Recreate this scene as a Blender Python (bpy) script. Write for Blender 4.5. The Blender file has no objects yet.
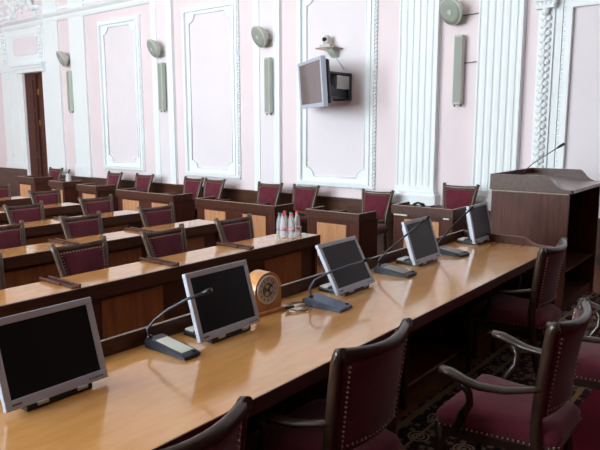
import bpy, bmesh, math, random
from mathutils import Vector, Matrix
R = math.radians
PI = math.pi
random.seed(7)
scene = bpy.context.scene
COL = scene.collection

# ------------------------------------------------------------------ materials
def new_mat(name):
    m = bpy.data.materials.new(name); m.use_nodes = True
    nt = m.node_tree; b = nt.nodes['Principled BSDF']
    return m, nt, b

def plain(name, col, rough=.5, metal=0, spec=.5, coat=0, sheen=0, bump=0, bscale=60, var=0, vscale=4):
    m, nt, b = new_mat(name)
    b.inputs['Base Color'].default_value = (*col, 1)
    b.inputs['Roughness'].default_value = rough
    b.inputs['Metallic'].default_value = metal
    b.inputs['Specular IOR Level'].default_value = spec
    b.inputs['Coat Weight'].default_value = coat
    b.inputs['Coat Roughness'].default_value = .12
    b.inputs['Sheen Weight'].default_value = sheen
    tc = nt.nodes.new('ShaderNodeTexCoord')
    if var:
        n = nt.nodes.new('ShaderNodeTexNoise'); n.inputs['Scale'].default_value = vscale
        n.inputs['Detail'].default_value = 4
        nt.links.new(tc.outputs['Object'], n.inputs['Vector'])
        r = nt.nodes.new('ShaderNodeValToRGB')
        r.color_ramp.elements[0].color = (*[c*(1-var) for c in col], 1); r.color_ramp.elements[0].position = .3
        r.color_ramp.elements[1].color = (*[min(1, c*(1+var)) for c in col], 1); r.color_ramp.elements[1].position = .7
        nt.links.new(n.outputs['Fac'], r.inputs['Fac'])
        nt.links.new(r.outputs['Color'], b.inputs['Base Color'])
    if bump:
        n2 = nt.nodes.new('ShaderNodeTexNoise'); n2.inputs['Scale'].default_value = bscale
        nt.links.new(tc.outputs['Object'], n2.inputs['Vector'])
        bp = nt.nodes.new('ShaderNodeBump'); bp.inputs['Strength'].default_value = bump; bp.inputs['Distance'].default_value = .01
        nt.links.new(n2.outputs['Fac'], bp.inputs['Height'])
        nt.links.new(bp.outputs['Normal'], b.inputs['Normal'])
    return m

def wood(name, c1, c2, rough=.35, scale=(2, 18, 18), coat=0, spec=.5, detail=6):
    m, nt, b = new_mat(name)
    tc = nt.nodes.new('ShaderNodeTexCoord'); mp = nt.nodes.new('ShaderNodeMapping')
    mp.inputs['Scale'].default_value = scale
    n = nt.nodes.new('ShaderNodeTexNoise'); n.inputs['Scale'].default_value = 1.6
    n.inputs['Detail'].default_value = detail; n.inputs['Roughness'].default_value = .62; n.inputs['Distortion'].default_value = .6
    r = nt.nodes.new('ShaderNodeValToRGB')
    r.color_ramp.elements[0].color = (*c1, 1); r.color_ramp.elements[0].position = .32
    r.color_ramp.elements[1].color = (*c2, 1); r.color_ramp.elements[1].position = .68
    nt.links.new(tc.outputs['Object'], mp.inputs['Vector']); nt.links.new(mp.outputs['Vector'], n.inputs['Vector'])
    nt.links.new(n.outputs['Fac'], r.inputs['Fac']); nt.links.new(r.outputs['Color'], b.inputs['Base Color'])
    b.inputs['Roughness'].default_value = rough
    b.inputs['Specular IOR Level'].default_value = spec
    b.inputs['Coat Weight'].default_value = coat; b.inputs['Coat Roughness'].default_value = .1
    return m

def glassy(name, col, rough=.02, ior=1.33):
    m, nt, b = new_mat(name)
    b.inputs['Base Color'].default_value = (*col, 1); b.inputs['Roughness'].default_value = rough
    b.inputs['Transmission Weight'].default_value = 1; b.inputs['IOR'].default_value = ior
    return m

def sr(r, g, b):
    f = lambda c: (c/255/12.92) if c <= 10 else ((c/255+.055)/1.055)**2.4
    return (f(r), f(g), f(b))

M = {}
M['pink'] = plain('pink_plaster', sr(233, 218, 222), .85, bump=.05, var=.02, vscale=1.5)
M['lilac'] = plain('lilac_plaster', sr(233, 225, 230), .85, bump=.05, var=.02, vscale=1.5)
M['beige'] = plain('beige_plaster', sr(176, 160, 148), .85)
M['white'] = plain('white_plaster', sr(236, 241, 243), .7, bump=.04)
M['ceiling'] = plain('ceiling_plaster', sr(238, 236, 232), .9)
M['dark'] = wood('dark_walnut', sr(54, 30, 22), sr(86, 50, 37), .34, (3, 22, 22), coat=.1, spec=.35)
M['darkz'] = wood('dark_walnut_upright', sr(58, 29, 22), sr(90, 48, 36), .42, (20, 20, 2.5), coat=.04, spec=.2)
M['dado'] = wood('dado_walnut', sr(60, 36, 26), sr(92, 58, 40), .35, (16, 2, 16), coat=.2)
M['orange'] = wood('orange_veneer', sr(178, 124, 88), sr(206, 152, 112), .3, (14, 14, 1.6), coat=.2)
M['brownpanel'] = wood('brown_veneer', sr(122, 70, 40), sr(152, 92, 56), .3, (14, 14, 1.6), coat=.2)
M['top'] = wood('honey_veneer', sr(200, 142, 80), sr(214, 158, 97), .13, (3, 14, 10), coat=.5, spec=.5)
M['rowtop'] = wood('honey_veneer_rows', sr(190, 132, 74), sr(206, 150, 90), .14, (3, 14, 10), coat=.4)
M['edge'] = wood('rim_sheen_shelf_wood', sr(150, 118, 92), sr(178, 146, 118), .3, (3, 12, 12), coat=.3)  # pale tone paints the reflection on desk rims; also the wall shelf's wood
M['glossy'] = wood('polished_walnut', sr(84, 48, 36), sr(118, 72, 54), .28, (3, 20, 20), coat=.25)
M['gap_light'] = wood('lid_gap_light', sr(128, 112, 88), sr(150, 132, 106), .4, (3, 12, 12))  # tone of the light line painted into the lectern's lid gap
M['lip'] = wood('pale_walnut_edge', sr(78, 54, 40), sr(102, 74, 56), .4, (3, 12, 12), coat=.2)  # slightly paler walnut for the table's thin top edges
M['chairwood'] = wood('chair_walnut', sr(38, 25, 19), sr(62, 43, 32), .3, (12, 12, 4), coat=.3)
M['greywood'] = wood('weathered_walnut', sr(62, 44, 34), sr(92, 70, 56), .35, (10, 10, 4), coat=.2)
M['velvet'] = plain('burgundy_velvet', sr(96, 36, 50), .85, spec=.12, sheen=.18, var=.22, vscale=9, bump=.15, bscale=120)
M['brass'] = plain('brass_nail', sr(176, 156, 130), .4, .8)
M['gold'] = plain('polished_brass', sr(220, 180, 90), .25, 1)
M['silver'] = plain('silver_plastic', sr(184, 190, 204), .38, .1)
M['black'] = plain('black_plastic', sr(20, 20, 23), .35)
M['navy'] = plain('dark_navy_plastic', sr(38, 42, 56), .4)
M['slate'] = plain('slate_blue_plastic', sr(88, 98, 122), .42)
M['screen'] = plain('dark_screen', sr(20, 22, 27), .3, spec=.3)
M['cream'] = plain('cream_label_gap_light', sr(205, 205, 195), .5)  # microphone label; also painted light under a desk rim
M['dimlabel'] = plain('grey_label', sr(132, 130, 122), .5)
M['pale'] = plain('pale_grey_plastic', sr(190, 190, 188), .5)
M['speaker'] = plain('grey_green_enamel', sr(190, 194, 184), .5, bump=.0)
M['grille'] = plain('grey_green_grille', sr(156, 162, 152), .6, bump=.5, bscale=160)
M['darkgrey'] = plain('dark_grey_metal', sr(70, 72, 76), .4, .3)
M['tvscreen'] = plain('screen_wall_reflection', sr(104, 82, 84), .12, spec=.5)  # pinkish brown base paints the wall's reflection onto the screen
M['honey'] = wood('clock_oak', sr(186, 124, 66), sr(212, 152, 90), .3, (8, 8, 3), coat=.4)
M['dial'] = plain('silver_dial', sr(196, 196, 192), .3, .6)
M['dialdark'] = plain('dial_movement', sr(118, 114, 108), .35, .5)
M['water'] = glassy('clear_bottle', (.86, .91, .95), .04, 1.2); M['water'].node_tree.nodes['Principled BSDF'].inputs['Transmission Weight'].default_value = .72
M['redcap'] = plain('red_cap', sr(214, 40, 60), .4)
M['greencap'] = plain('green_cap', sr(10, 130, 110), .4)
M['bluelabel'] = plain('blue_label', sr(120, 130, 160), .5)
M['redlabel'] = plain('red_label', sr(206, 150, 160), .5)
M['wire'] = plain('cable_grey', sr(120, 116, 118), .5)
M['whitewire'] = plain('white_plug', sr(225, 222, 215), .5)
M['void'] = plain('recess_dark', sr(30, 18, 14), .6)
M['parquet'] = wood('oak_parquet', sr(112, 70, 40), sr(150, 98, 58), .25, (2, 14, 10), coat=.3)

def carpet_mat():
    m, nt, b = new_mat('ornamental_carpet'); L = nt.links.new; N = nt.nodes.new
    tc = N('ShaderNodeTexCoord'); sx = N('ShaderNodeSeparateXYZ'); L(tc.outputs['Object'], sx.inputs[0])
    def math_(op, a, b_=None):
        n = N('ShaderNodeMath'); n.operation = op
        for i, v in enumerate((a, b_)):
            if v is None: continue
            if isinstance(v, (int, float)): n.inputs[i].default_value = v
            else: L(v, n.inputs[i])
        return n.outputs[0]
    def mix(f, c1, c2):
        n = N('ShaderNodeMix'); n.data_type = 'RGBA'
        L(f, n.inputs['Factor'])
        for k, c in (('A', c1), ('B', c2)):
            s = [i for i in n.inputs if i.name == k and i.type == 'RGBA'][0]
            if isinstance(c, tuple): s.default_value = (*c, 1)
            else: L(c, s)
        return [o for o in n.outputs if o.type == 'RGBA'][0]
    def vor(scale, rnd, feat='F1'):
        v = N('ShaderNodeTexVoronoi'); v.voronoi_dimensions = '2D'; v.feature = feat
        v.inputs['Scale'].default_value = scale; v.inputs['Randomness'].default_value = rnd
        L(tc.outputs['Object'], v.inputs['Vector']); return v.outputs['Distance']
    big = vor(4.2, .15); small = vor(17, .9); fine = vor(38, 1.0)
    rings = math_('GREATER_THAN', math_('SINE', math_('MULTIPLY', big, 62)), .25)
    core = math_('LESS_THAN', big, .30)
    rose = math_('MULTIPLY', rings, core)
    leaf = math_('LESS_THAN', small, .30)
    fleck = math_('LESS_THAN', fine, .33)
    c = mix(leaf, sr(24, 22, 26), sr(110, 98, 82))
    c = mix(math_('MULTIPLY', fleck, .5), c, sr(96, 34, 42))
    c = mix(rose, c, sr(140, 122, 98))
    y = sx.outputs['Y']
    field = math_('LESS_THAN', y, .86)
    fc = mix(math_('MULTIPLY', fleck, .25), sr(104, 22, 38), sr(70, 16, 28))
    c = mix(field, c, fc)
    def band(a, b_): return math_('MULTIPLY', math_('GREATER_THAN', y, a), math_('LESS_THAN', y, b_))
    c = mix(band(1.56, 1.60), c, sr(120, 100, 70))
    c = mix(band(1.44, 1.455), c, sr(130, 110, 80))
    c = mix(band(.90, .93), c, sr(130, 110, 80))
    L(c, b.inputs['Base Color']); b.inputs['Roughness'].default_value = .95; b.inputs['Specular IOR Level'].default_value = .1
    bp = N('ShaderNodeBump'); bp.inputs['Strength'].default_value = .3; bp.inputs['Distance'].default_value = .004
    n2 = N('ShaderNodeTexNoise'); n2.inputs['Scale'].default_value = 300; L(tc.outputs['Object'], n2.inputs['Vector'])
    L(n2.outputs['Fac'], bp.inputs['Height']); L(bp.outputs['Normal'], b.inputs['Normal'])
    return m
M['carpet'] = carpet_mat()

# ------------------------------------------------------------------ mesh helper
class MB:
    def __init__(s): s.bm = bmesh.new(); s.slot = 0
    def _face(s, vs, smooth=False):
        try:
            f = s.bm.faces.new(vs); f.smooth = smooth; f.material_index = s.slot; return f
        except ValueError: return None
    def box(s, x0, x1, y0, y1, z0, z1, bev=0, seg=2, xf=None, smooth=False):
        V = [s.bm.verts.new((x, y, z)) for x in (x0, x1) for y in (y0, y1) for z in (z0, z1)]
        q = [(0, 1, 3, 2), (4, 6, 7, 5), (0, 4, 5, 1), (2, 3, 7, 6), (0, 2, 6, 4), (1, 5, 7, 3)]
        F = [s._face([V[i] for i in f]) for f in q]
        allv = list(V)
        if bev:
            E = list({e for f in F for e in f.edges})
            r = bmesh.ops.bevel(s.bm, geom=E, offset=bev, segments=seg, affect='EDGES', profile=.5)
            for f in r['faces']: f.smooth = smooth; f.material_index = s.slot
            allv = list({v for f in r['faces'] for v in f.verts} | {v for v in V if v.is_valid})
            if smooth:
                for f in {f for v in allv for f in v.link_faces}: f.smooth = True
        if xf is not None:
            for v in allv: v.co = xf @ v.co
        return s
    def prism(s, prof, axis, a0, a1, smooth=False):
        # prof: list of 2-D points; axis 'x': (y,z), 'y': (x,z), 'z': (x,y)
        def P(p, a):
            if axis == 'x': return (a, p[0], p[1])
            if axis == 'y': return (p[0], a, p[1])
            return (p[0], p[1], a)
        A = [s.bm.verts.new(P(p, a0)) for p in prof]; B = [s.bm.verts.new(P(p, a1)) for p in prof]
        n = len(prof)
        s._face(A[::-1]); s._face(B)
        for i in range(n): s._face([A[i], A[(i+1) % n], B[(i+1) % n], B[i]], smooth)
        return s
    def tube(s, pts, rad, n=8, squash=None, caps=True):
        pts = [Vector(p) for p in pts]; m = len(pts)
        rs = rad if isinstance(rad, (list, tuple)) else [rad]*m
        rings = []; up = None
        for i, p in enumerate(pts):
            t = (pts[min(i+1, m-1)] - pts[max(i-1, 0)]).normalized()
            if up is None:
                up = Vector((0, 0, 1)) if abs(t.z) < .9 else Vector((1, 0, 0))
            a = (up - t*up.dot(t)).normalized(); up = a; b = t.cross(a)
            sa, sb = squash if squash else (1, 1)
            rings.append([s.bm.verts.new(p + a*(math.cos(2*PI*k/n)*rs[i]*sa) + b*(math.sin(2*PI*k/n)*rs[i]*sb)) for k in range(n)])
        for i in range(m-1):
            for k in range(n):
                s._face([rings[i][k], rings[i][(k+1) % n], rings[i+1][(k+1) % n], rings[i+1][k]], True)
        if caps: s._face(rings[0][::-1]); s._face(rings[-1])
        return s
    def lathe(s, prof, n=16, c=(0, 0, 0), xf=None):
        c = Vector(c); rings = []
        for r, z in prof:
            rings.append([s.bm.verts.new(c + Vector((r*math.cos(2*PI*k/n), r*math.sin(2*PI*k/n), z))) for k in range(n)])
        for i in range(len(prof)-1):
            for k in range(n):
                s._face([rings[i][k], rings[i][(k+1) % n], rings[i+1][(k+1) % n], rings[i+1][k]], True)
        s._face(rings[0][::-1]); s._face(rings[-1])
        if xf is not None:
            for rg in rings:
                for v in rg: v.co = xf @ v.co
        return s
    def ball(s, c, r, u=6, v=4, sc=(1, 1, 1)):
        c = Vector(c)
        rows = []
        for j in range(1, v):
            th = PI*j/v
            rows.append([s.bm.verts.new(c + Vector((r*sc[0]*math.sin(th)*math.cos(2*PI*k/u), r*sc[1]*math.sin(th)*math.sin(2*PI*k/u), r*sc[2]*math.cos(th)))) for k in range(u)])
        T = s.bm.verts.new(c + Vector((0, 0, r*sc[2]))); B = s.bm.verts.new(c - Vector((0, 0, r*sc[2])))
        for k in range(u):
            s._face([T, rows[0][k], rows[0][(k+1) % u]], True)
            s._face([B, rows[-1][(k+1) % u], rows[-1][k]], True)
            for j in range(len(rows)-1):
                s._face([rows[j][k], rows[j+1][k], rows[j+1][(k+1) % u], rows[j][(k+1) % u]], True)
        return s
    def slab(s, fn, nu, nv, th, smooth=True):
        # fn(u,v)->(point, normal); a closed curved plate of thickness th
        G = {}
        for sd in (0, 1):
            for i in range(nu+1):
                for j in range(nv+1):
                    p, n = fn(i/nu, j/nv); p = Vector(p); n = Vector(n).normalized()
                    G[sd, i, j] = s.bm.verts.new(p + n*(th/2 if sd else -th/2))
        for i in range(nu):
            for j in range(nv):
                s._face([G[1, i, j], G[1, i+1, j], G[1, i+1, j+1], G[1, i, j+1]], smooth)
                s._face([G[0, i, j], G[0, i, j+1], G[0, i+1, j+1], G[0, i+1, j]], smooth)
        for i in range(nu):
            s._face([G[0, i, 0], G[0, i+1, 0], G[1, i+1, 0], G[1, i, 0]]); s._face([G[0, i, nv], G[1, i, nv], G[1, i+1, nv], G[0, i+1, nv]])
        for j in range(nv):
            s._face([G[0, 0, j], G[1, 0, j], G[1, 0, j+1], G[0, 0, j+1]]); s._face([G[0, nu, j], G[0, nu, j+1], G[1, nu, j+1], G[1, nu, j]])
        return s
    def xf(s, mat):
        for v in s.bm.verts: v.co = mat @ v.co
        return s
    def build(s, name, mats, parent=None, loc=(0, 0, 0)):
        bmesh.ops.recalc_face_normals(s.bm, faces=s.bm.faces)
        me = bpy.data.meshes.new(name); s.bm.to_mesh(me); s.bm.free()
        for m in (mats if isinstance(mats, (list, tuple)) else [mats]): me.materials.append(m)
        o = bpy.data.objects.new(name, me); COL.objects.link(o); o.location = loc
        if parent is not None: o.parent = parent
        return o

def tag(o, label, cat, group=None):
    o['label'] = label; o['category'] = cat
    if group: o['group'] = group
    return o
def thing(name, label, cat, loc=(0, 0, 0), rz=0, group=None):
    o = bpy.data.objects.new(name, None); COL.objects.link(o); o.empty_display_size = .1
    o.location = loc; o.rotation_euler = (0, 0, rz)
    return tag(o, label, cat, group)
def struct(mb, name, mats):
    o = mb.build(name, mats); o['kind'] = 'structure'; return o
def dup(root, loc, rz, label, group=None):
    r = root.copy(); COL.objects.link(r); r.location = loc; r.rotation_euler = (0, 0, rz)
    r['label'] = label
    if group: r['group'] = group
    for ch in list(root.children):
        c = ch.copy(); COL.objects.link(c); c.parent = r
        for g in list(ch.children):
            d = g.copy(); COL.objects.link(d); d.parent = c
    return r

# ------------------------------------------------------------------ room shell
HF = -.15            # hall floor; the presidium platform is z = 0
XW, XL, YF, YB, ZC = 8.0, -5.5, 18.5, -4.0, 7.0
struct(MB().box(XL-.3, XW+.5, YB-.3, YF+.3, HF-.2, HF), 'floor', M['parquet'])
mb = MB().box(XL, XW, YB, 2.62, HF, 0); mb.box(5.35, XW, 2.62, 4.08, HF, 0)
struct(mb, 'floor_platform', M['parquet'])
struct(MB().box(XL-.3, XW+.5, YB-.3, YF+.3, ZC, ZC+.2), 'ceiling', M['ceiling'])
DY0, DY1, DZ = 13.96, 14.85, 2.97
mb = MB().box(XW, XW+.3, YB-.3, DY0, HF, ZC).box(XW, XW+.3, DY1, YF+.3, HF, ZC).box(XW, XW+.3, DY0, DY1, DZ, ZC)
struct(mb, 'wall_right', M['pink'])
struct(MB().box(XL, XW, YF, YF+.3, HF, ZC), 'wall_front', M['pink'])
struct(MB().box(XL, XW, YB-.3, YB, HF, ZC), 'wall_back', M['darkz'])  # unseen wall, made dark to cut ambient light on the foreground
WIN = [(3.4, 5.4), (6.4, 8.4), (9.4, 11.4)]
WZ0, WZ1 = .8, 5.6
mb = MB().box(XL-.3, XL, YB-.3, YF+.3, HF, WZ0).box(XL-.3, XL, YB-.3, YF+.3, WZ1, ZC)
ys = [YB-.3] + [v for w in WIN for v in w] + [YF+.3]
for a, b in zip(ys[::2], ys[1::2]): mb.box(XL-.3, XL, a, b, WZ0, WZ1)
struct(mb, 'wall_left', M['beige'])  # unseen window wall, beige darkened to lower the bounced light
for i, (a, b) in enumerate(WIN):
    mb = MB()
    for y in (a, (a+b)/2-.03, b-.06): mb.box(XL-.2, XL-.12, y, y+.06, WZ0, WZ1)
    for z in (WZ0, 3.9, WZ1-.06): mb.box(XL-.2, XL-.12, a, b, z, z+.06)
    struct(mb, f'window_{i+1}', M['white'])

# dado along the right wall: wood boarding with a ledge
mb = MB().box(XW-.05, XW, YB, 13.9, HF, .555).box(XW-.075, XW, YB, 13.9, .555, .585)
mb.box(XW-.05, XW, 14.92, YF, HF, .62).box(XW-.075, XW, 14.92, YF, .62, .65)
struct(mb, 'trim_1', M['dado'])
# cornice band
mb = MB()
prof = [(XW, 4.03), (XW-.05, 4.03), (XW-.07, 4.08), (XW-.07, 4.12), (XW-.12, 4.16), (XW-.14, 4.20), (XW, 4.22)]
mb.prism(prof, 'y', YB, 13.75)
mb.box(XW-.03, XW, YB, 13.75, 4.27, 4.33)
struct(mb, 'trim_2', M['white'])

def wall_box(mb, y0, y1, z0, z1, d): return mb.box(XW-d, XW, y0, y1, z0, z1)
def plain_pilaster(n, y0, y1):
    mb = MB(); wall_box(mb, y0, y1, .66, ZC, .05); wall_box(mb, y0-.03, y1+.03, .585, .80, .075); wall_box(mb, y0-.02, y1+.02, .80, .86, .065)
    struct(mb, f'trim_{n}', M['white'])
plain_pilaster(3, 12.17, 12.72); plain_pilaster(4, 13.19, 13.75)
def strip_pilaster(n, a, b, c, d):
    mb = MB(); wall_box(mb, a, d, .585, ZC, .05)
    mb.slot = 1
    wall_box(mb, a-.004, b, .58, ZC+.01, .068); wall_box(mb, c, d+.004, .58, ZC+.01, .068)
    struct(mb, f'trim_{n}', [M['lilac'], M['white']])
strip_pilaster(5, 9.31, 9.46, 9.75, 9.90); strip_pilaster(6, 6.69, 6.81, 7.12, 7.25)
def fluted_pilaster(n, y0, y1):
    mb = MB(); w = y1-y0; nf = 6; fil = .022
    wall_box(mb, y0, y1, .78, ZC, .05)
    p = w/nf
    prof = [(XW-.04, y0), (XW-.105, y0)]
    for k in range(nf):
        a = y0+k*p; prof.append((XW-.105, a+fil))
        for t in range(1, 6):
            th = PI*t/6
            prof.append((XW-.105+.02*math.sin(th), a+fil+(p-2*fil)*(1-math.cos(th))/2))
        prof.append((XW-.105, a+p-fil))
    prof += [(XW-.105, y1), (XW-.04, y1)]
    mb.prism(prof, 'z', .84, ZC)
    wall_box(mb, y0-.01, y1+.01, .775, .84, .115); wall_box(mb, y0-.03, y1+.03, .735, .775, .14)
    wall_box(mb, y0-.05, y1+.05, .585, .735, .15); wall_box(mb, y0-.04, y1+.04, .69, .72, .165)
    struct(mb, f'trim_{n}', M['white'])
fluted_pilaster(7, 3.875, 4.465); fluted_pilaster(8, 2.744, 3.317)

# panelled frames with a beaded edge and hollowed inner corners
def panel_frame(n, y0, y1, z0, z1, fw=.10, ix=.19, iz=.16, nr=.14, bead=True):
    mb = MB()
    inner = []
    a0, a1, b0, b1 = y0+ix, y1-ix, z0+iz, z1-iz
    cor = [(a0, b0), (a1, b0), (a1, b1), (a0, b1)]; out = [(y0+fw, z0+fw*.8), (y1-fw, z0+fw*.8), (y1-fw, z1-fw), (y0+fw, z1-fw)]
    st = [PI/2, PI, 3*PI/2, 0]
    outl = []
    for k in range(4):
        for t in range(7):
            th = st[k] - t*PI/12
            inner.append((cor[k][0]+nr*math.cos(th), cor[k][1]+nr*math.sin(th))); outl.append(out[k])
    N = len(inner)
    d1 = .025
    vi = [mb.bm.verts.new((XW-d1, y, z)) for y, z in inner]; vb = [mb.bm.verts.new((XW-.008, y, z)) for y, z in inner]
    vo = {}
    for p in out: vo[p] = mb.bm.verts.new((XW-d1, *p))
    for i in range(N):
        j = (i+1) % N
        if outl[i] == outl[j]: mb._face([vi[i], vi[j], vo[outl[i]]])
        else: mb._face([vi[i], vi[j], vo[outl[j]], vo[outl[i]]])
        mb._face([vi[i], vb[i], vb[j], vi[j]])
    # thin raised rib round the inner outline
    for i in range(N):
        j = (i+1) % N
        mb.tube([(XW-d1, *inner[i]), (XW-d1, *inner[j])], .012, 5)
    # stepped outer moulding
    def ring(o, w, d):
        A0, A1, B0, B1 = y0+o, y1-o, z0+o*.8, z1-o
        mb.box(XW-d, XW, A0, A0+w, B0, B1); mb.box(XW-d, XW, A1-w, A1, B0, B1)
        mb.box(XW-d, XW, A0+w, A1-w, B0, B0+w*.8); mb.box(XW-d, XW, A0+w, A1-w, B1-w, B1)
    ring(0, .03, .03); ring(.03, .05, .055); ring(.08, .028, .075)
    mb.slot = 1
    mb._face(vb)
    if bead:
        mb.slot = 0
        L = 2*(y1-y0+z1-z0)
        for (p, q) in (((y0, z0), (y1, z0)), ((y1, z0), (y1, z1)), ((y1, z1), (y0, z1)), ((y0, z1), (y0, z0))):
            n_ = int(math.hypot(q[0]-p[0], q[1]-p[1])/.055)
            for k in range(n_):
                t = (k+.5)/n_
                y = p[0]+(q[0]-p[0])*t; z = p[1]+(q[1]-p[1])*t
                cy, cz = (y0+y1)/2, (z0+z1)/2
                sy = 0 if p[0] != q[0] else (.018 if y < cy else -.018); sz = 0 if p[0] == q[0] else (.016 if z < cz else -.016)
                mb.ball((XW-.035, y+sy, z+sz), .021, 6, 4)
    struct(mb, f'trim_{n}', [M['white'], M['lilac']])
panel_frame(9, 10.29, 11.68, .79, 3.87); panel_frame(10, 7.62, 9.06, .76, 3.84); panel_frame(11, 4.87, 6.35, .735, 3.84)
panel_frame(12, .20, 2.29, .735, 3.16, fw=.07, ix=.10, iz=.10, nr=.0001)
# leaf-carved column with capital left of the last panel
mb = MB(); wall_box(mb, 2.385, 2.57, .585, ZC, .07); wall_box(mb, 2.30, 2.385, .585, ZC, .04)
z = .66
while z < 3.0:
    for sgn in (-1, 1):
        mb.ball((XW-.085, 2.478+sgn*.032, z), .05, 8, 5, (.5, .75, .75))
    mb.ball((XW-.10, 2.478, z+.03), .03, 6, 4, (.8, .8, 1.3))
    z += .085
wall_box(mb, 2.37, 2.585, 3.06, 3.10, .16); wall_box(mb, 2.36, 2.595, 3.14, 3.2, .18)
for k in range(5): mb.ball((XW-.13, 2.38+k*.049, 3.12), .034, 8, 5)
mb.ball((XW-.12, 2.478, 3.03), .05, 8, 6)
struct(mb, 'trim_13', M['white'])

# portal: door surround
mb = MB()
mb.box(XW-.03, XW, 15.0, 15.9, .66, DZ+.07).box(XW-.03, XW, 13.757, 13.88, .66, DZ+.07).box(XW-.06, XW, 13.755, 15.905, DZ+.071, 4.05)
for a, b in ((13.76, 13.95), (14.86, 15.06)): mb.box(XW-.04, XW, a, b, HF, 3.16)
mb.box(XW-.105, XW, 13.763, 15.055, DZ+.002, DZ+.09); mb.box(XW-.14, XW, 13.74, 15.12, DZ+.09, DZ+.15); mb.box(XW-.18, XW, 13.72, 15.16, DZ+.15, DZ+.22)
mb.box(XW-.08, XW, 13.85, 15.3, 3.30, 3.34); mb.box(XW-.08, XW, 13.85, 15.3, 3.83, 3.87)
mb.box(XW-.05, XW, 15.06, 15.12, .66, DZ+.05).box(XW-.045, XW, 15.52, 15.57, .66, DZ+.05).box(XW-.06, XW, 15.0, 15.9, .66, .80).box(XW-.045, XW, 15.0, 15.9, .98, 1.02)
for y in (15.45, 13.80): mb.box(XW-.11, XW, y, y+.11, 3.25, 4.03)
for y in (15.505, 13.855):
    for k in range(8): mb.ball((XW-.12, y, 3.3+k*.09), .04, 6, 5)
prof = [(XW, 4.0), (XW-.09, 4.0), (XW-.12, 4.06), (XW-.12, 4.10), (XW-.2, 4.15), (XW-.22, 4.19), (XW, 4.22)]
mb.prism(prof, 'y', 13.72, 16.0)
rnd = random.Random(3)
for k in range(70):          # stucco foliage above the cornice
    y = rnd.uniform(14.0, 15.8); z = 4.3 + rnd.uniform(0, .75)
    mb.ball((XW-.02, y, z), rnd.uniform(.04, .09), 6, 5, (.9, rnd.uniform(.6, 1.5), rnd.uniform(.6, 1.3)))
mb.tube([(XW-.09, 13.74, 4.36), (XW-.09, 13.95, 4.42), (XW-.09, 14.12, 4.40), (XW-.09, 14.2, 4.52), (XW-.09, 14.3, 4.66), (XW-.09, 14.42, 4.8), (XW-.09, 14.7, 5.0)], .06, 8)
mb.slot = 1
pts2 = [(14.03, 3.40), (14.12, 3.38), (15.0, 3.38), (15.09, 3.40), (15.1, 3.5), (15.13, 3.58), (15.1, 3.66), (15.09, 3.77), (15.0, 3.79), (14.12, 3.79), (14.03, 3.77), (14.02, 3.66), (13.99, 3.58), (14.02, 3.5)]
mb.prism(pts2, 'x', XW-.085, XW-.05)
struct(mb, 'trim_14', [M['white'], M['lilac']])
# dark door leaves in the recess
d = thing('door_1', 'dark wooden double door with small brass plates in the white portal', 'door', (XW+.07, 14.4, HF))
d['kind'] = 'structure'
for a, b, x in ((-.44, .0, 0), (.005, .45, -.05)):
    lf = MB().box(x, x+.05, a, b, 0, DZ-HF)
    for z0, z1 in ((.25, 1.1), (1.25, 2.2), (2.3, 2.95)): lf.box(x-.015, x, a+.08, b-.08, z0, z1)
    lf.build('door_leaf', M['darkz'], d)
for z in (2.6, 1.87): MB().box(-.03, .01, -.10, -.045, z, z+.14, .008).build('brass_plate', M['gold'], d)
MB().box(-.05, .0, -.03, .02, 0, 3.1).build('meeting_stile', M['dark'], d)

# ------------------------------------------------------------------ chairs
def nail_line(mb, pts, step, r):
    for p, q in zip(pts, pts[1:]):
        p, q = Vector(p), Vector(q); n = max(1, round((q-p).length/step))
        for k in range(n): mb.ball(p.lerp(q, k/n), r, 6, 4)

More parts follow.
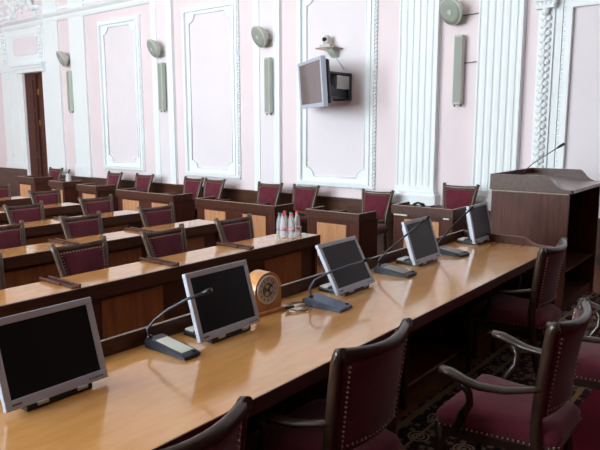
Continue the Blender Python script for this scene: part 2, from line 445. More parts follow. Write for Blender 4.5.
def hall_chair(name, label, group):
    # faces +Y, base on z=0; splayed back that widens upward
    t = thing(name, label, 'chair', group=group)
    H = .93
    def hw(z): return .185 + .06*((z-.42)/(H-.42))**1.4 if z > .42 else .185
    def yb(z): return -.205 - .13*max(0, (z-.42)/(H-.42))**1.15
    # posts
    for s in (-1, 1):
        pts = [(s*.175, -.245, 0), (s*.18, -.22, .2), (s*.185, -.205, .42)] + [(s*(hw(z)-.02), yb(z), z) for z in (.55, .68, .8, .88)] + [(s*(hw(.93)-.015), yb(.93)-.012, .935)]
        MB().tube(pts, [.02, .022, .026, .026, .027, .027, .026, .024], 6).build('back_post', M['greywood'], t)
        MB().tube([(s*.205, .225, 0), (s*.205, .22, .25), (s*.205, .215, .41)], [.017, .022, .027], 6).build('leg', M['chairwood'], t)
    MB().slab(lambda u, v: (((u-.5)*2*(hw(.9)-.01), yb(.9)-.012*(1-(2*u-1)**2), .865+v*.055-.012*(1-(2*u-1)**2)), (0, 1, .2)), 10, 2, .036).build('top_rail', M['greywood'], t)
    MB().slab(lambda u, v: (((u-.5)*2*(hw(.5)-.01), yb(.5), .48+v*.05), (0, 1, .2)), 2, 1, .03).build('lower_rail', M['greywood'], t)
    def P(u, v):
        z = .525+v*.345; w = hw(z)-.038
        return ((u-.5)*2*w, yb(z), z), (0, 1, .24)
    def Q(u, v):
        p, n = P(u, v); k = math.sin(PI*u)*math.sin(PI*v)
        return (p[0], p[1]+.012*k, p[2]), n
    pad = MB().slab(Q, 8, 8, .034).build('backrest', M['velvet'], t)
    for s_ in (1, -1):
        nm = MB()
        loop = [P(u, v) for u, v in ((.03, .02), (.03, .5), (.03, .97), (.5, .97), (.97, .97), (.97, .5), (.97, .02), (.5, .02), (.03, .02))]
        nail_line(nm, [Vector(p)+Vector(n).normalized()*.019*s_ for p, n in loop], .026, .0056)
        nm.build('nailhead_trim', M['brass'], t)
    MB().box(-.225, .225, -.215, .24, .37, .425, .01).build('seat_rail', M['chairwood'], t)
    MB().box(-.225, .225, -.19, .25, .41, .475, .03, 3, smooth=True).build('seat', M['velvet'], t)
    return t

def arm_chair(name, label, group):
    # faces +Y; scrolled posts, bowed crest rail, curved arms
    t = thing(name, label, 'armchair', group=group)
    H = .92
    def yb(z): return -.205 - .05*max(0, (z-.45)/(H-.45))**1.2
    def hw(z): return .205 + .012*max(0, (z-.45)/(H-.45))
    for s in (-1, 1):
        pts = [(s*.19, -.29, 0), (s*.197, -.24, .2), (s*.203, -.208, .44)] + [(s*hw(z), yb(z), z) for z in (.55, .64, .73, .81, .865)] + [(s*.218, yb(.89)-.010, .895), (s*.218, yb(.89)-.026, .900)]
        MB().tube(pts, [.02, .023, .025, .024, .023, .023, .022, .022, .023, .019], 8).build('back_post', M['chairwood'], t)
        MB().tube([(s*.230, .19, 0), (s*.230, .185, .25), (s*.230, .18, .385)], [.018, .023, .028], 8).build('leg', M['chairwood'], t)
        # arm: leaves the post, dips and sweeps forward, rounded flat end
        arm = MB().tube([(s*.212, -.225, .632), (s*.228, -.175, .622), (s*.262, -.10, .610), (s*.285, .0, .610), (s*.292, .06, .624), (s*.290, .12, .642), (s*.286, .165, .648)], [.020, .021, .023, .026, .029, .032, .026], 8, squash=(.58, 1.1)).build('armrest', M['chairwood'], t)
        MB().tube([(s*.245, .10, .39), (s*.252, .075, .46), (s*.268, .04, .52), (s*.284, .04, .57), (s*.29, .065, .61)], [.020, .019, .016, .016, .020], 8).build('arm_support', M['chairwood'], t)
    bow = lambda u: -.055*(1-(2*u-1)**2)
    def crest(u):
        x = (u-.5)*2*.222
        return (x, yb(.88)+bow(u)-.006, .888 - .014*(1-(2*u-1)**2))
    MB().tube([crest(k/12) for k in range(13)], .026, 8, squash=(1.0, .72)).build('crest_rail', M['chairwood'], t)
    MB().tube([((u-.5)*2*.212, yb(.52)+bow(u)*.7, .52) for u in [k/8 for k in range(9)]], .022, 8, squash=(1.0, .8)).build('lower_rail', M['chairwood'], t)
    def P(u, v):
        z = .525+v*.34; w = hw(z)-.018
        return ((u-.5)*2*w, yb(z)+bow(u)*(.7+.3*v), z), (.9*(2*u-1)*-.3, 1, .24)
    def Q(u, v):
        p, n = P(u, v); k = math.sin(PI*u)*math.sin(PI*v)
        return (p[0], p[1]+.014*k, p[2]), n
    MB().slab(Q, 10, 8, .046).build('backrest', M['velvet'], t)
    for s_ in (1, -1):
        nm = MB()
        loop = [P(.055, v/6) for v in range(7)]; loop2 = [P(.945, v/6) for v in range(7)]; low = [P(.055+.89*u/8, .04) for u in range(9)]
        for L_ in (loop, loop2, low): nail_line(nm, [Vector(p)+Vector(n).normalized()*.025*s_ for p, n in L_], .022, .0050)
        nm.build('nailhead_trim', M['brass'], t)
    MB().prism([(-.178, -.275), (.178, -.275), (.256, .20), (-.256, .20)], 'z', .335, .39).build('seat_rail', M['chairwood'], t)
    sm = MB()
    out = [(-.182, -.285), (.182, -.285), (.262, .20), (-.262, .20)]
    def ringpts(inset, z):
        r = []
        for x, y in out:
            r.append((x*(1-inset/.25), y*(1-inset/.25), z))
        return r
    def fine(lp):   # subdivide + round the corners a little
        res = []
        for i in range(4):
            a, b = Vector(lp[i]), Vector(lp[(i+1) % 4])
            for k in (.06, .25, .5, .75, .94): res.append(a.lerp(b, k))
        return res
    rings = [fine(ringpts(i, z)) for i, z in ((0, .375), (-.004, .395), (-.006, .415), (.004, .438), (.025, .456), (.07, .468), (.15, .474))]
    RV = [[sm.bm.verts.new(p) for p in r] for r in rings]
    for a, b in zip(RV, RV[1:]):
        for k in range(20): sm._face([a[k], a[(k+1) % 20], b[(k+1) % 20], b[k]], True)
    sm._face(RV[0][::-1]); sm._face(RV[-1], True)
    sm.build('seat', M['velvet'], t)
    nm = MB(); lp = [Vector(p) for p in fine([(x*1.02, y*1.02, .387) for x, y in out])]
    nail_line(nm, lp+[lp[0]], .022, .0050); nm.build('seat_nailheads', M['brass'], t)
    return t

GH = 'burgundy chairs behind the hall desks'
c0 = hall_chair('hall_chair', 'burgundy low-backed chair behind the front hall desk, second from its right end', GH)
ROWY = [3.63, 5.0, 6.37, 7.74, 9.11]
hc = [(0, 3.52, 'burgundy low-backed chair behind the front hall desk, second from its right end'),
      (0, 4.39, 'burgundy low-backed chair behind the front hall desk, just left of the water bottles'),
      (0, 2.69, 'large burgundy low-backed chair behind the front hall desk, above the leftmost monitor'),
      (0, 1.83, 'burgundy chair behind the front hall desk, only its post showing at the left picture edge'),
      (1, 4.53, 'burgundy chair behind the second hall desk, nearest its right end'),
      (1, 3.58, 'burgundy chair behind the second hall desk, middle one of the three in view'),
      (1, 2.72, 'burgundy chair behind the second hall desk, cut by the left picture edge'),
      (2, 3.70, 'burgundy chair behind the third hall desk, the left one of its two in view'),
      (2, 4.65, 'burgundy chair behind the third hall desk, the right one of its two in view'),
      (3, 4.74, 'small distant burgundy chair behind the fourth hall desk'),
      (4, 4.68, 'farthest burgundy hall chair, behind the fifth desk at the left picture edge')]
for i, (r, x, lab) in enumerate(hc):
    y = ROWY[r]+.67-.32
    rz = PI + R([1.5, -2, 1, 0, -1.5, 2, 0, 1, -2, 1, 0][i])
    if i == 0: c0.location = (x, y, HF); c0.rotation_euler = (0, 0, rz)
    else: dup(c0, (x, y, HF), rz, lab, GH)
GW = 'burgundy chairs along the panelled wall'
wc = [(12.96, HF, 'farthest burgundy wall chair, by the dark door'),
      (10.79, HF, 'burgundy wall chair under the left part of the narrowest panel'),
      (9.80, HF, 'burgundy wall chair under the right edge of the narrowest panel'),
      (8.42, HF, 'burgundy wall chair under the middle panel, left one of the close pair'),
      (7.88, HF, 'burgundy wall chair under the middle panel, right one of the close pair'),
      (6.58, HF, 'burgundy wall chair directly under the third speaker column'),
      (5.85, HF, 'burgundy wall chair below the wall television, behind the water bottles'),
      (4.54, HF, 'burgundy wall chair between the two nearest wall desks, lower right of the television panel'),
      (3.33, 0, 'burgundy wall chair between the two fluted pilasters, left of the lectern')]
for i, (y, z, lab) in enumerate(wc):
    dup(c0, (7.27, y, z), PI/2 + R([3, -2, 4, 1, 1, 5, 4, 8, 2][i]), lab, GW)

GA = 'armchairs at the presidium table'
a0 = arm_chair('armchair', 'burgundy armchair whose back stands mid-front, tucked under the table', GA)
ac = [(1.875, 1.385, -2, 'burgundy armchair whose back stands at the bottom centre, tucked under the table'),
      (.965, 1.39, -2, 'nearest burgundy armchair, only its curved crest showing at the bottom edge'),
      (2.605, .91, 0, 'big burgundy armchair pulled out from the table, its whole seat in view'),
      (4.12, 1.42, 0, 'burgundy armchair at the far end of the table, in front of the lectern'),
      (3.48, .74, 0, 'burgundy armchair at the right picture edge, only seat and armrest in view')]
for i, (x, y, rz, lab) in enumerate(ac):
    if i == 0: a0.location = (x, y, .008); a0.rotation_euler = (0, 0, R(rz)); a0['label'] = lab
    else: dup(a0, (x, y, .008), R(rz), lab, GA)

# ------------------------------------------------------------------ carpet
cp = MB().box(-1.5, 6.62, -2.6, 1.62, .0, .008).build('carpet', M['carpet'])
tag(cp, 'dark oriental carpet with beige ornament border and red field under the armchairs', 'carpet')

# ------------------------------------------------------------------ presidium table
TX0, TX1, TY0, TY1 = -.6, 4.80, 1.345, 2.075
t = thing('presidium_table', 'long honey-topped presidium table carrying the five monitors', 'table', (0, 0, 0))
MB().box(TX0, TX1, TY0+.004, TY1, .722, .75, .002, 1).build('tabletop', M['top'], t)
MB().box(TX0, TX1, TY0, TY0+.004, .715, .7495).box(TX0, TX1, TY0+.004, TY0+.03, .69, .722).build('edge_band', M['dark'], t)
up = MB().box(TX0, TX1+.03, TY1, TY1+.016, .0, .815).build('modesty_panel', M['dark'], t)
MB().box(TX0, TX1+.03, TY1-.001, TY1+.017, .815, .8185).build('upstand_lip', M['lip'], t)
prof = [(TY1, .01), (TY1, .812), (1.60, .812), (1.575, .810), (1.55, .80), (1.525, .785), (1.50, .772), (1.47, .765), (1.40, .762), (1.36, .76), (1.345, .755), (1.345, .01)]
MB().prism(prof, 'x', TX1, TX1+.018).build('end_panel', M['darkz'], t)
lip = [(TY1, .812), (1.60, .812), (1.575, .810), (1.55, .80), (1.525, .785), (1.50, .772), (1.47, .765), (1.40, .762), (1.36, .76)]
MB().prism(lip+[(y, z+.004) for y, z in lip[::-1]], 'x', TX1-.001, TX1+.019).build('end_panel_lip', M['lip'], t)
for x in (.15, 1.2, 2.15, 3.10, 4.16):
    MB().box(x, x+.035, 1.66, TY1, 0, .722).build('support_panel', M['darkz'], t)
MB().box(TX0, TX1, TY1-.3, TY1, .03, .05).build('foot_board', M['brownpanel'], t)

# ------------------------------------------------------------------ hall desks
rowlab = ['front hall desk, long dark-fronted bench desk right behind the presidium table',
          'second hall desk, long dark-fronted bench desk counting from the presidium',
          'third hall desk, long dark-fronted bench desk counting from the presidium',
          'fourth hall desk, long dark-fronted bench desk counting from the presidium',
          'farthest, fifth long hall desk in front of the wall portal']
for k, Y in enumerate(ROWY):
    x1 = 4.92; n = 6 if k < 2 else 5; pitch = .855; x0 = x1-.1-n*pitch
    zt = .60
    t = thing('bench_desk', rowlab[k], 'desk', (x1, Y, HF), 0, 'long hall desks in rows')
    x0 -= x1; z = zt-HF
    MB().box(x0, 0, .012, .39, z-.03, z, .002, 1).build('desktop', M['rowtop'], t)
    MB().box(x0, 0, -.012, .012, z-.095, z+.004, .003, 1).build('front_edge', M['dark'], t)
    MB().box(x0, 0, .055, .085, .10, z-.03).build('front_frame', M['dark'], t)
    MB().box(x0, 0, .03, .085, 0, .10).build('plinth', M['dark'], t)
    MB().box(-.035, 0, .03, .38, .10, z-.03).build('end_panel', M['darkz'], t)
    MB().box(x0, x0+.035, .03, .38, .10, z-.03).build('end_panel', M['darkz'], t)
    for i in range(n):
        c = -.1-(i+.5)*pitch + .02
        MB().box(c-.27, c+.27, .044, .06, .14, z-.13, .004, 1).build('inset_panel', M['brownpanel'], t)
    for i in range(1, n+1):
        c = -.1-i*pitch + .0
        dv = MB().box(c-.05, c+.012, .03, .40, z, z+.010, .003, 1)
        dv.box(c-.004, c+.014, .02, .41, z, z+.026, .004, 1); dv.box(c-.06, c-.045, .16, .43, z, z+.024, .004, 1)
        dv.build('divider', M['dark'], t)

# ------------------------------------------------------------------ wall desks
def wall_desk(label, y0, y1, z0, zt, panels):
    # front towards the hall (-X); local x = depth, local y along the wall
    L = y1-y0; h = zt-z0
    t = thing('wall_desk', label, 'desk', (6.5, y0, z0), 0, 'dark desks along the panelled wall')
    rim = MB().box(0, .03, 0, L, h-.10, h, .003, 1); rim.box(.03, .42, 0, .03, h-.10, h, .003, 1); rim.box(.03, .42, L-.03, L, h-.10, h, .003, 1)
    rim.build('raised_rim', M['dark'], t)
    lip = MB().box(.004, .026, .03, L-.03, h, h+.004); lip.box(.03, .41, .004, .026, h, h+.004); lip.box(.03, .41, L-.026, L-.004, h, h+.004)
    lip.build('rim_sheen', M['edge'], t)  # pale strips along the rim tops, a painted bright reflection
    MB().box(.02, .50, .01, L-.01, h-.12, h-.10).build('shelf', M['dark'], t)
    MB().box(.04, .07, .03, L-.03, 0, h-.12).build('front_frame', M['darkz'], t)
    for y in (.02, L-.05): MB().box(.035, .48, y, y+.03, 0, h-.12).build('side_panel', M['darkz'], t)
    for a, b in panels: MB().box(.028, .042, a-y0, b-y0, .12, h-.16, .004, 1).build('inset_panel', M['orange'], t)
    n = len(panels)
    for i in range(n):
        c = L*(i+.5)/n
        MB().box(.05, .40, c+.02, c+.045, h-.10, h-.015).build('divider', M['dark'], t)
        MB().box(.05, .34, c+.12, c+.14, h-.10, h-.015).build('divider', M['dark'], t)
    return t
wall_desk('dark wall desk with one orange panel, behind the third monitor', 4.187, 5.05, HF, .585, [(4.40, 4.865)])
wall_desk('long dark wall desk with two orange panels, left of the water bottles', 5.578, 7.207, HF, .580, [(5.77, 6.22), (6.57, 7.02)])
wall_desk('long dark wall desk with two orange panels under the middle wall panel', 7.708, 9.24, HF, .595, [(7.88, 8.29), (8.63, 9.08)])
wall_desk('short dark wall desk with an orange panel below the narrowest wall panel', 9.81, 10.45, HF, .62, [(9.9, 10.3)])
wall_desk('distant dark wall desk carrying the small pale vessel', 10.90, 11.42, HF, .64, [(10.98, 11.34)])
wall_desk('farthest dark wall desk in front of the dark door', 11.95, 12.64, HF, .67, [(12.16, 12.58)])
wr = wall_desk('dark wall desk with raised rim standing on the platform, behind the fourth monitor', 2.934, 3.734, 0, .742, [(3.117, 3.568)])
for a, b in ((.58, .76), (.05, .12)): MB().box(.0, .02, a, b, .742-.118, .742-.102).build('gap_light_strip', M['cream'], wr)  # cream strips stand in for light in the gap under the rim

# ------------------------------------------------------------------ lectern
LX0, LX1, LY0, LY1 = 5.66, 6.78, 1.49, 2.18
W_, D_ = LX1-LX0, LY1-LY0
t = thing('lectern', 'tall dark wooden lectern with stepped rim beside the wall', 'lectern', (LX0, LY0, 0))
MB().box(0, .035, 0, D_, .0, 1.076).build('side_panel', M['darkz'], t)
MB().box(W_-.035, W_, 0, D_, .0, 1.07).build('side_panel', M['darkz'], t)
MB().box(.035, W_-.035, D_-.03, D_, .0, 1.07).build('front_panel', M['darkz'], t)
MB().box(.035, W_-.035, .02, D_-.03, .36, .385).box(.035, W_-.035, .02, D_-.03, .0, .09).build('shelf', M['dark'], t)
MB().box(-.004, W_+.004, .004, D_+.004, 1.074, 1.084).build('gap_light_line', M['gap_light'], t)  # beige strip stands in for the light line in the gap below the lid
chk = [(D_+.015, 1.088), (D_+.015, 1.232), (.205, 1.232), (.185, 1.225), (.16, 1.20), (.13, 1.165), (.10, 1.14), (.06, 1.125), (0, 1.118), (-.02, 1.115), (-.02, 1.088)]
for x in (-.012, W_-.018): MB().prism(chk, 'x', x, x+.03).build('cheek', M['dark'], t)
MB().box(.018, W_-.018, D_-.015, D_+.015, 1.088, 1.232).build('front_rim', M['dark'], t)
MB().prism([(-.03, 1.088), (-.03, 1.116), (.10, 1.128), (D_-.015, 1.185), (D_-.015, 1.088)], 'x', .018, W_-.018).build('reading_board', M['glossy'], t)
m = thing('gooseneck_microphone', 'thin black gooseneck microphone rising from the lectern top', 'microphone', (6.1, 2.06, 1.18))
MB().lathe([(.03, 0), (.03, .012), (.012, .02)], 12).build('mount', M['black'], m)
MB().tube([(0, 0, .015), (0, -.03, .06), (0, -.10, .13), (0, -.22, .215), (0, -.33, .293)], .0045, 6).build('gooseneck', M['black'], m)
MB().tube([(0, -.32, .286), (0, -.345, .303), (0, -.385, .33)], [.009, .014, .012], 8).build('microphone_head', M['black'], m)

# ------------------------------------------------------------------ monitors
def make_monitor(label, tilt):
    t = thing('monitor', label, 'monitor', group='silver monitors on the presidium table')
    rot = Matrix.Translation((0, -.075, .022)) @ Matrix.Rotation(R(-tilt), 4, 'X')   # leaning back, away from the sitter
    W2, Hm, bz = .186, .294, .024
    fr = MB()
    for a, b, c, d in ((-W2, W2, 0, bz*1.35), (-W2, W2, Hm-bz, Hm), (-W2, -W2+bz, bz*1.35, Hm-bz), (W2-bz, W2, bz*1.35, Hm-bz)):
        fr.box(a, b, -.0, .022, c, d, .003, 2)
    fr.xf(rot); b_ = fr.build('bezel', M['silver'], t)
    MB().box(-W2+.02, W2-.02, .004, .012, bz*1.2, Hm-.02).xf(rot).build('screen', M['screen'], t)
    MB().box(-W2+.03, W2-.03, .022, .05, .03, Hm-.03, .012, 2).xf(rot).build('back_shell', M['silver'], t)
    lg = MB()
    for k in range(6): lg.box(-W2+.022+k*.0055, -W2+.026+k*.0055, -.0012, .001, .013, .0185)
    lg.xf(rot).build('maker_mark', M['navy'], t)
    bt = MB()
    for k in range(5): bt.box(W2-.075+k*.012, W2-.068+k*.012, -.0015, .001, .012, .016)
    bt.xf(rot).build('buttons', M['darkgrey'], t)
    MB().box(-.12, .12, -.075, .11, 0, .022, .004, 2).build('foot', M['black'], t)
    MB().box(-.115, .0, .05, .105, .022, .032, .003, 1).build('foot_cover', M['pale'], t)
    for x in (-.085, .06): MB().box(x, x+.04, -.081, -.07, .012, .024, .002, 1).build('hinge_clip', M['pale'], t)
    MB().box(-.05, .05, .0, .03, .02, .20).xf(Matrix.Rotation(R(3-tilt), 4, 'X')).build('neck', M['black'], t)
    return t
ml = [(1.052, 'silver monitor cut by the left picture edge, first of the five from the left'),
      (1.868, 'silver monitor standing left of the wooden clock, second of the five'),
      (2.84, 'silver monitor behind the slate blue microphone, third of the five'),
      (3.743, 'silver monitor with strips of painted light behind it, fourth of the five'),
      (4.705, 'silver monitor at the far table end near the lectern, last of the five')]
ml[3] = (3.743, 'silver monitor in front of the platform wall desk, fourth of the five from the left')
for (x, lab), y, tl in zip(ml, (1.925, 1.925, 1.905, 1.925, 1.925), (17, 17, 29, 19, 13)):
    make_monitor(lab, tl).location = (x, y, .75)

# ------------------------------------------------------------------ conference microphones
def conference_mic(label, c, rz, w, l, base, top, goose, gm):
    # local: +Y towards the hall; goose = points relative to root
    t = thing('conference_microphone', label, 'microphone', (*c, .75), rz, 'gooseneck microphones on the presidium table')
    prof = [(-l/2, .0), (l/2, 0), (l/2+.004, .036), (l/2-.02, .045), (-l/2+.02, .022), (-l/2-.004, .014)]
    b_ = MB().prism(prof, 'x', -w/2, w/2)
    bmesh.ops.bevel(b_.bm, geom=list(b_.bm.edges), offset=.004, segments=2, affect='EDGES')
    b_.build('base', base, t)
    sl = .023/(l-.04)
    if top is not None:
        z = lambda y: .022+(y+l/2-.02)*sl
        y0_, y1_ = -l/2+.03, l/2-.06
        MB().prism([(y0_, z(y0_)), (y1_, z(y1_)), (y1_, z(y1_)+.002), (y0_, z(y0_)+.002)], 'x', -w/2+.012, w/2-.012).build('label_plate', top, t)
    zz = .022+.02*sl+.003
    MB().box(w/2-.03, w/2-.018, -l/2+.012, -l/2+.024, zz-.01, zz+.001).build('talk_button', M['black'], t)
    MB().tube(goose, .006, 6).build('gooseneck', gm, t)
    d = (Vector(goose[-1])-Vector(goose[-2])).normalized(); e = Vector(goose[-1])
    MB().tube([e-d*.02, e+d*.01, e+d*.035], [.008, .0105, .009], 8).build('microphone_head', M['black'], t)
    MB().lathe([(.012, .035), (.012, .052), (.008, .056)], 10, (goose[0][0], goose[0][1], 0)).build('gooseneck_socket', M['black'], t)
    return t
conference_mic('dark navy gooseneck microphone with cream label, between first and second monitors', (1.585, 1.915), R(0), .085, .25, M['navy'], M['cream'],
               [(-.03, .105, .04), (-.032, .115, .08), (-.005, .10, .115), (.015, .04, .165), (.045, -.04, .215), (.075, -.12, .252)], M['navy'])
conference_mic('slate blue gooseneck microphone in front of the third monitor', (2.50, 1.795), R(2), .115, .23, M['slate'], None,
               [(-.03, .08, .04), (-.035, .085, .09), (.0, .08, .125), (.10, .06, .15), (.25, .03, .165), (.385, .0, .175)], M['slate'])
conference_mic('black gooseneck microphone with grey label, between third and fourth monitors', (3.352, 1.885), R(0), .125, .24, M['navy'], M['dimlabel'],
               [(-.03, .10, .04), (-.03, .10, .08), (.0, .06, .14), (.04, -.02, .22), (.07, -.09, .29), (.09, -.15, .345)], M['black'])
conference_mic('black gooseneck microphone with grey label, left of the last monitor', (4.14, 1.87), R(-6), .13, .22, M['navy'], M['dimlabel'],
               [(-.04, .09, .04), (-.04, .09, .08), (.0, .06, .13), (.06, .03, .20), (.12, -.01, .265), (.165, -.04, .31)], M['black'])
cb = thing('cable_plug', 'short dark cable with a white plug left of the slate blue microphone', 'cable', (2.42, 1.86, .75))
MB().tube([(.0, .02, .03), (-.05, .06, .028), (-.10, .05, .012), (-.09, .0, .006), (-.05, -.03, .006), (-.02, -.02, .012)], .004, 6).build('cord', M['wire'], cb)
MB().tube([(-.075, .03, .02), (-.02, .005, .02)], .008, 8).build('plug', M['whitewire'], cb)
MB().tube([(-.12, .045, .018), (-.075, .03, .02)], .007, 8).build('connector', M['black'], cb)

# ------------------------------------------------------------------ mantel clock
t = thing('mantel_clock', 'arched honey-oak mantel clock with silver dial between second and third monitors', 'clock', (2.235, 2.0, .75), R(-4))
MB().box(-.115, .125, -.065, .065, 0, .018, .004, 2).build('clock_base', M['honey'], t)
arch = [(-.09, .018), (.09, .018)] + [(.09*math.cos(PI*k/20), .115+.09*math.sin(PI*k/20)) for k in range(21)]
MB().prism(arch, 'y', -.042, .042).build('clock_case', M['honey'], t)
XY = Matrix.Rotation(PI/2, 4, 'X')
fc = Matrix.Translation((-.005, -.042, .118))
MB().lathe([(.073, 0), (.073, .004), (.067, .009), (.064, .006), (.064, 0)], 32, xf=fc @ XY).build('bezel_ring', M['dial'], t)
dl = MB().lathe([(.0645, 0), (.0645, .002)], 32, xf=fc @ XY).build('dial', M['dial'], t)
MB().lathe([(.036, .002), (.036, .004)], 24, xf=fc @ XY).build('movement', M['dialdark'], dl)
nm = MB()
for k in range(12):
    nm.box(-.0022, .0022, -.0035, -.002, .045, .058, xf=fc @ Matrix.Rotation(k*PI/6, 4, 'Y'))
nm.build('hour_marks', M['dialdark'], dl)
for k in range(3): MB().lathe([(.012, .004), (.012, .006)], 12, c=(.02*math.cos(2.1*k), .02*math.sin(2.1*k), 0), xf=fc @ XY).build('gear', M['dial'], dl)
for ang, ln in ((R(-60), .035), (R(40), .055)):
    MB().box(-.002, .002, -.009, -.0075, -.008, ln, xf=fc @ Matrix.Rotation(ang, 4, 'Y')).build('hand', M['black'], dl)

# ------------------------------------------------------------------ bottles
def bottle(label, x, y, h, cap, lab):
    t = thing('water_bottle', label, 'bottle', (x, y, .60), random.uniform(0, 6), 'water bottles on the front hall desk')
    MB().lathe([(.026, 0), (.031, .006), (.031, .03), (.029, .05), (.031, .075), (.031, h*.55), (.027, h*.68), (.019, h*.80), (.0125, h*.88), (.0125, h*.94)], 20).build('bottle_body', M['water'], t)
    MB().lathe([(.0315, h*.28), (.0315, h*.38)], 20).build('label', lab, t)
    MB().lathe([(.0150, h*.915), (.0155, h*.92), (.0155, h*.985), (.013, h)], 16).build('cap', cap, t)
bottle('green-capped plastic bottle, leftmost of the bottle cluster', 4.655, 3.93, .225, M['greencap'], M['bluelabel'])
bottle('red-capped bottle standing next to the leftmost green-capped one', 4.60, 3.84, .235, M['redcap'], M['redlabel'])
bottle('red-capped bottle at the back of the cluster, second red cap from the left', 4.685, 3.885, .245, M['redcap'], M['redlabel'])
bottle('red-capped bottle at the front of the cluster, third red cap from the left', 4.645, 3.765, .235, M['redcap'], M['redlabel'])
bottle('red-capped bottle at the right end of the cluster', 4.775, 3.805, .245, M['redcap'], M['redlabel'])
bottle('green-capped bottle half hidden behind the right red-capped ones', 4.795, 3.90, .22, M['greencap'], M['bluelabel'])
t = thing('tumbler', 'small clear tumbler right of the bottles at the desk end', 'glass', (4.86, 3.84, .60))
MB().lathe([(.02, 0), (.026, .07), (.024, .07), (.019, .006)], 16).build('tumbler_body', M['water'], t)
v = thing('vessel', 'small pale vessel with a dark stick on a distant wall desk', 'vessel', (6.75, 11.1, .615-.08))
MB().lathe([(.06, 0), (.07, .02), (.05, .06), (.055, .16), (.04, .22), (.035, .25)], 14).build('vessel_body', M['pale'], v)
MB().tube([(0, 0, .22), (0, -.02, .27), (.0, -.06, .33)], .014, 6).build('stick', M['black'], v)
m = thing('desk_microphone', 'small dark microphone lying on the platform wall desk', 'microphone', (6.62, 3.5, .642))
MB().prism([(-.07, 0), (.07, 0), (.05, .10), (-.02, .12)], 'x', -.03, .03).build('microphone_base', M['black'], m)
MB().tube([(0, .0, .11), (0, -.06, .135), (0, -.14, .115)], [.014, .014, .018], 8).build('gooseneck', M['black'], m)

# ------------------------------------------------------------------ loudspeakers on the wall
sp = [(12.86, 12.74), (9.65, 9.55), (6.97, 6.86), (3.66, 3.575)]
pos = ['left of the narrowest panel by the door', 'between the narrowest and middle panels', 'between the middle panel and the television panel', 'between the two fluted pilasters']
d0 = c0_ = None
for i, (y, yc) in enumerate(sp):
    labd = f'round grey-green tilted loudspeaker {pos[i]}'; labc = f'tall grey-green column loudspeaker {pos[i]}'
    off = .15 if 0 < i < 3 else 0.0
    if d0 is None:
        t = d0 = thing('round_loudspeaker', labd, 'loudspeaker', group='round wall loudspeakers')
        n = Vector((-.85, .27, -.42)).normalized()
        q = n.to_track_quat('Z', 'Y').to_matrix().to_4x4()
        X = Matrix.Translation((-.16, 0, 0)) @ q
        MB().lathe([(.05, -.10), (.09, -.095), (.13, -.06), (.165, -.01), (.18, .02), (.18, .035), (.165, .045)], 28, xf=X).build('housing', M['speaker'], t)
        MB().lathe([(.162, .044), (.162, .050), (.10, .054)], 28, xf=X).build('grille', M['grille'], t)
        MB().lathe([(.035, .05), (.03, .062)], 16, xf=X).build('badge', M['speaker'], t)
        MB().tube([(.0, -.06, -.10), (-.07, -.06, -.10), (-.11, -.07, -.04)], .014, 8).box(-.02, 0, -.11, -.01, -.14, -.06).box(-.01, .015, -.13, .01, -.16, -.04).build('bracket', M['speaker'], t)
        MB().ball((-.11, -.09, .0), .05, 10, 8, (.8, 1, 1)).build('swivel_cap', M['speaker'], t)
    else: t = dup(d0, (0, 0, 0), 0, labd)
    t.location = (XW-(.05 if 0 < i < 3 else .0), y, (3.18, 3.15, 3.13, 3.16)[i])
    if c0_ is None:
        t = c0_ = thing('column_loudspeaker', labc, 'loudspeaker', group='column wall loudspeakers')
        MB().box(-.13, -.03, -.06, .06, -.45, .45, .018, 3).build('cabinet', M['speaker'], t)
        MB().box(-.135, -.128, -.042, .042, -.42, .42).build('grille', M['grille'], t)
        for z in (-.38, .38): MB().box(-.03, 0, -.03, .03, z-.03, z+.03).build('wall_bracket', M['speaker'], t)
        for yy in (-.05, .04): MB().lathe([(.012, -.475), (.012, -.44)], 8, (-.08, yy, 0)).build('bottom_knob', M['darkgrey'], t)
    else: t = dup(c0_, (0, 0, 0), 0, labc)
    t.location = (XW-(.05 if 0 < i < 3 else .0), yc, (2.47, 2.434, 2.342, 2.41)[i])
for z, lab in ((3.11, 'thin cable from the nearest round loudspeaker to the right fluted pilaster'), (2.50, 'thin cable from the nearest column loudspeaker to the right fluted pilaster')):
    w = MB().tube([(XW-.01, 3.62, z), (XW-.008, 3.45, z+.005), (XW-.01, 3.32, z+.012)], .008, 6).build('speaker_cable', M['wire'])
    tag(w, lab, 'cable')

# ------------------------------------------------------------------ wall television and camera
t = thing('television', 'grey-framed television on a swing arm, turned towards the hall', 'television', (7.33, 5.55, 2.285), R(54))
# local x runs along the screen, -? the screen looks to +Y of the local frame
WT, HT = 1.16, .68
XT = Matrix.Rotation(R(-4), 4, 'X')
fr = MB()
for a, b, c, d_ in ((-WT/2, WT/2, -HT/2, -HT/2+.06), (-WT/2, WT/2, HT/2-.05, HT/2), (-WT/2, -WT/2+.06, -HT/2+.06, HT/2-.05), (WT/2-.06, WT/2, -HT/2+.06, HT/2-.05)):
    fr.box(a, b, -.03, .04, c, d_, .006, 2)
fr.xf(XT).build('bezel', M['silver'], t)
MB().box(-WT/2+.05, WT/2-.05, .0, .03, -HT/2+.05, HT/2-.04).xf(XT).build('screen', M['tvscreen'], t)
MB().box(-WT/2+.03, WT/2-.03, -.10, -.03, -HT/2+.04, HT/2-.04, .03, 2).xf(XT).build('back_shell', M['darkgrey'], t)
rm = Matrix.Rotation(R(-54), 4, 'Z')   # wall-aligned bracket pieces
inv = lambda p: rm @ Vector(p)
def wb(*a, **k): return MB().box(*a, **k).xf(rm)
wb(.59, .67, -.24, .06, -.22, .18, bev=.006).build('wall_plate', M['darkgrey'], t)
wb(.28, .60, -.24, -.02, -.06, .13, bev=.006).build('arm_box', M['pale'], t)
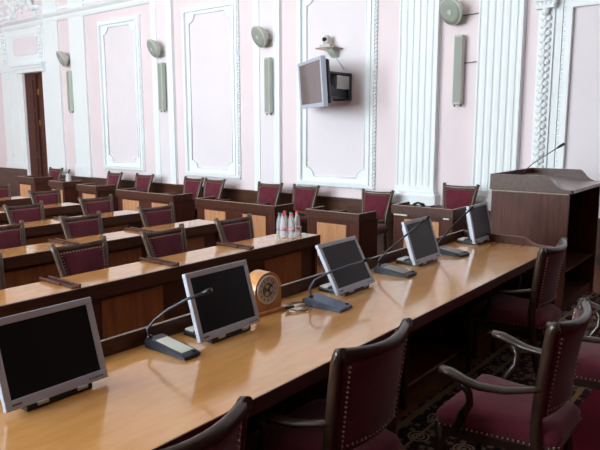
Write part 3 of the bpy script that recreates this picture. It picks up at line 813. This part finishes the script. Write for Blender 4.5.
wb(.09, .61, -.24, .04, .15, .175).build('upper_arm', M['darkgrey'], t)
MB().prism([(.09, -.16), (.60, -.2), (.60, -.08), (.09, .0)], 'y', -.2, .0).xf(rm).build('lower_arm', M['darkgrey'], t)
t = thing('wall_shelf', 'small pinkish wall shelf above the television', 'shelf', (XW, 5.64, 2.83))
MB().box(-.26, 0, -.17, .17, 0, .02, .003, 1).build('shelf_board', M['edge'], t)
MB().prism([(-.2, 0), (0, 0), (0, -.12), (-.06, -.11), (-.14, -.06)], 'y', -.10, .02).build('shelf_bracket', M['speaker'], t)
t = thing('conference_camera', 'small white swivel camera standing on the little wall shelf', 'camera', (XW-.14, 5.68, 2.85))
MB().box(-.06, .06, -.10, .10, 0, .05, .01, 2).build('camera_base', M['pale'], t)
MB().lathe([(.05, .05), (.06, .07), (.055, .16), (.03, .185)], 16).build('camera_head', M['pale'], t)
MB().tube([(-.03, .0, .12), (-.075, .005, .12)], [.035, .03], 12).build('lens', M['black'], t)
cab = MB().tube([(XW-.03, 5.60, 2.83), (XW-.02, 5.59, 2.7), (XW-.05, 5.42, 2.52)], .008, 6).build('camera_cable', M['whitewire'])
tag(cab, 'thin white cable hanging from the wall shelf to the television bracket', 'cable')

# ------------------------------------------------------------------ light: daylight through the tall windows
w = bpy.data.worlds.new('World'); scene.world = w; w.use_nodes = True
bg = w.node_tree.nodes['Background']
bg.inputs['Color'].default_value = (.84, .95, 1.0, 1); bg.inputs['Strength'].default_value = 24
for a, b in WIN:
    L = bpy.data.lights.new('window_portal', 'AREA'); L.shape = 'RECTANGLE'; L.size = WZ1-WZ0; L.size_y = b-a
    L.cycles.is_portal = True
    o = bpy.data.objects.new('window_portal', L); COL.objects.link(o)
    o.location = (XL-.1, (a+b)/2, (WZ0+WZ1)/2); o.rotation_euler = (0, R(-90), 0)

# ------------------------------------------------------------------ camera
yaw, pitch, roll = R(38.261), R(8.834), R(-.055)
fw = Vector((math.cos(yaw)*math.cos(pitch), math.sin(yaw)*math.cos(pitch), -math.sin(pitch)))
rr = fw.cross(Vector((0, 0, 1))).normalized(); uu = rr.cross(fw)
r2 = rr*math.cos(roll)+uu*math.sin(roll); u2 = uu*math.cos(roll)-rr*math.sin(roll)
cam = bpy.data.cameras.new('camera'); co = bpy.data.objects.new('camera', cam); COL.objects.link(co)
co.matrix_world = Matrix(((r2.x, u2.x, -fw.x, 0), (r2.y, u2.y, -fw.y, 0), (r2.z, u2.z, -fw.z, 1.65), (0, 0, 0, 1)))
cam.sensor_width = 36; cam.sensor_fit = 'HORIZONTAL'; cam.lens = 621.57/600*36; cam.clip_start = .05
scene.camera = co
vs = scene.view_settings
vs.view_transform = 'Standard'; vs.look = 'None'; vs.gamma = 1; vs.use_curve_mapping = False
vs.exposure = 0.0
scene.cycles.max_bounces = 10; scene.cycles.diffuse_bounces = 6
scene.cycles.use_denoising = True
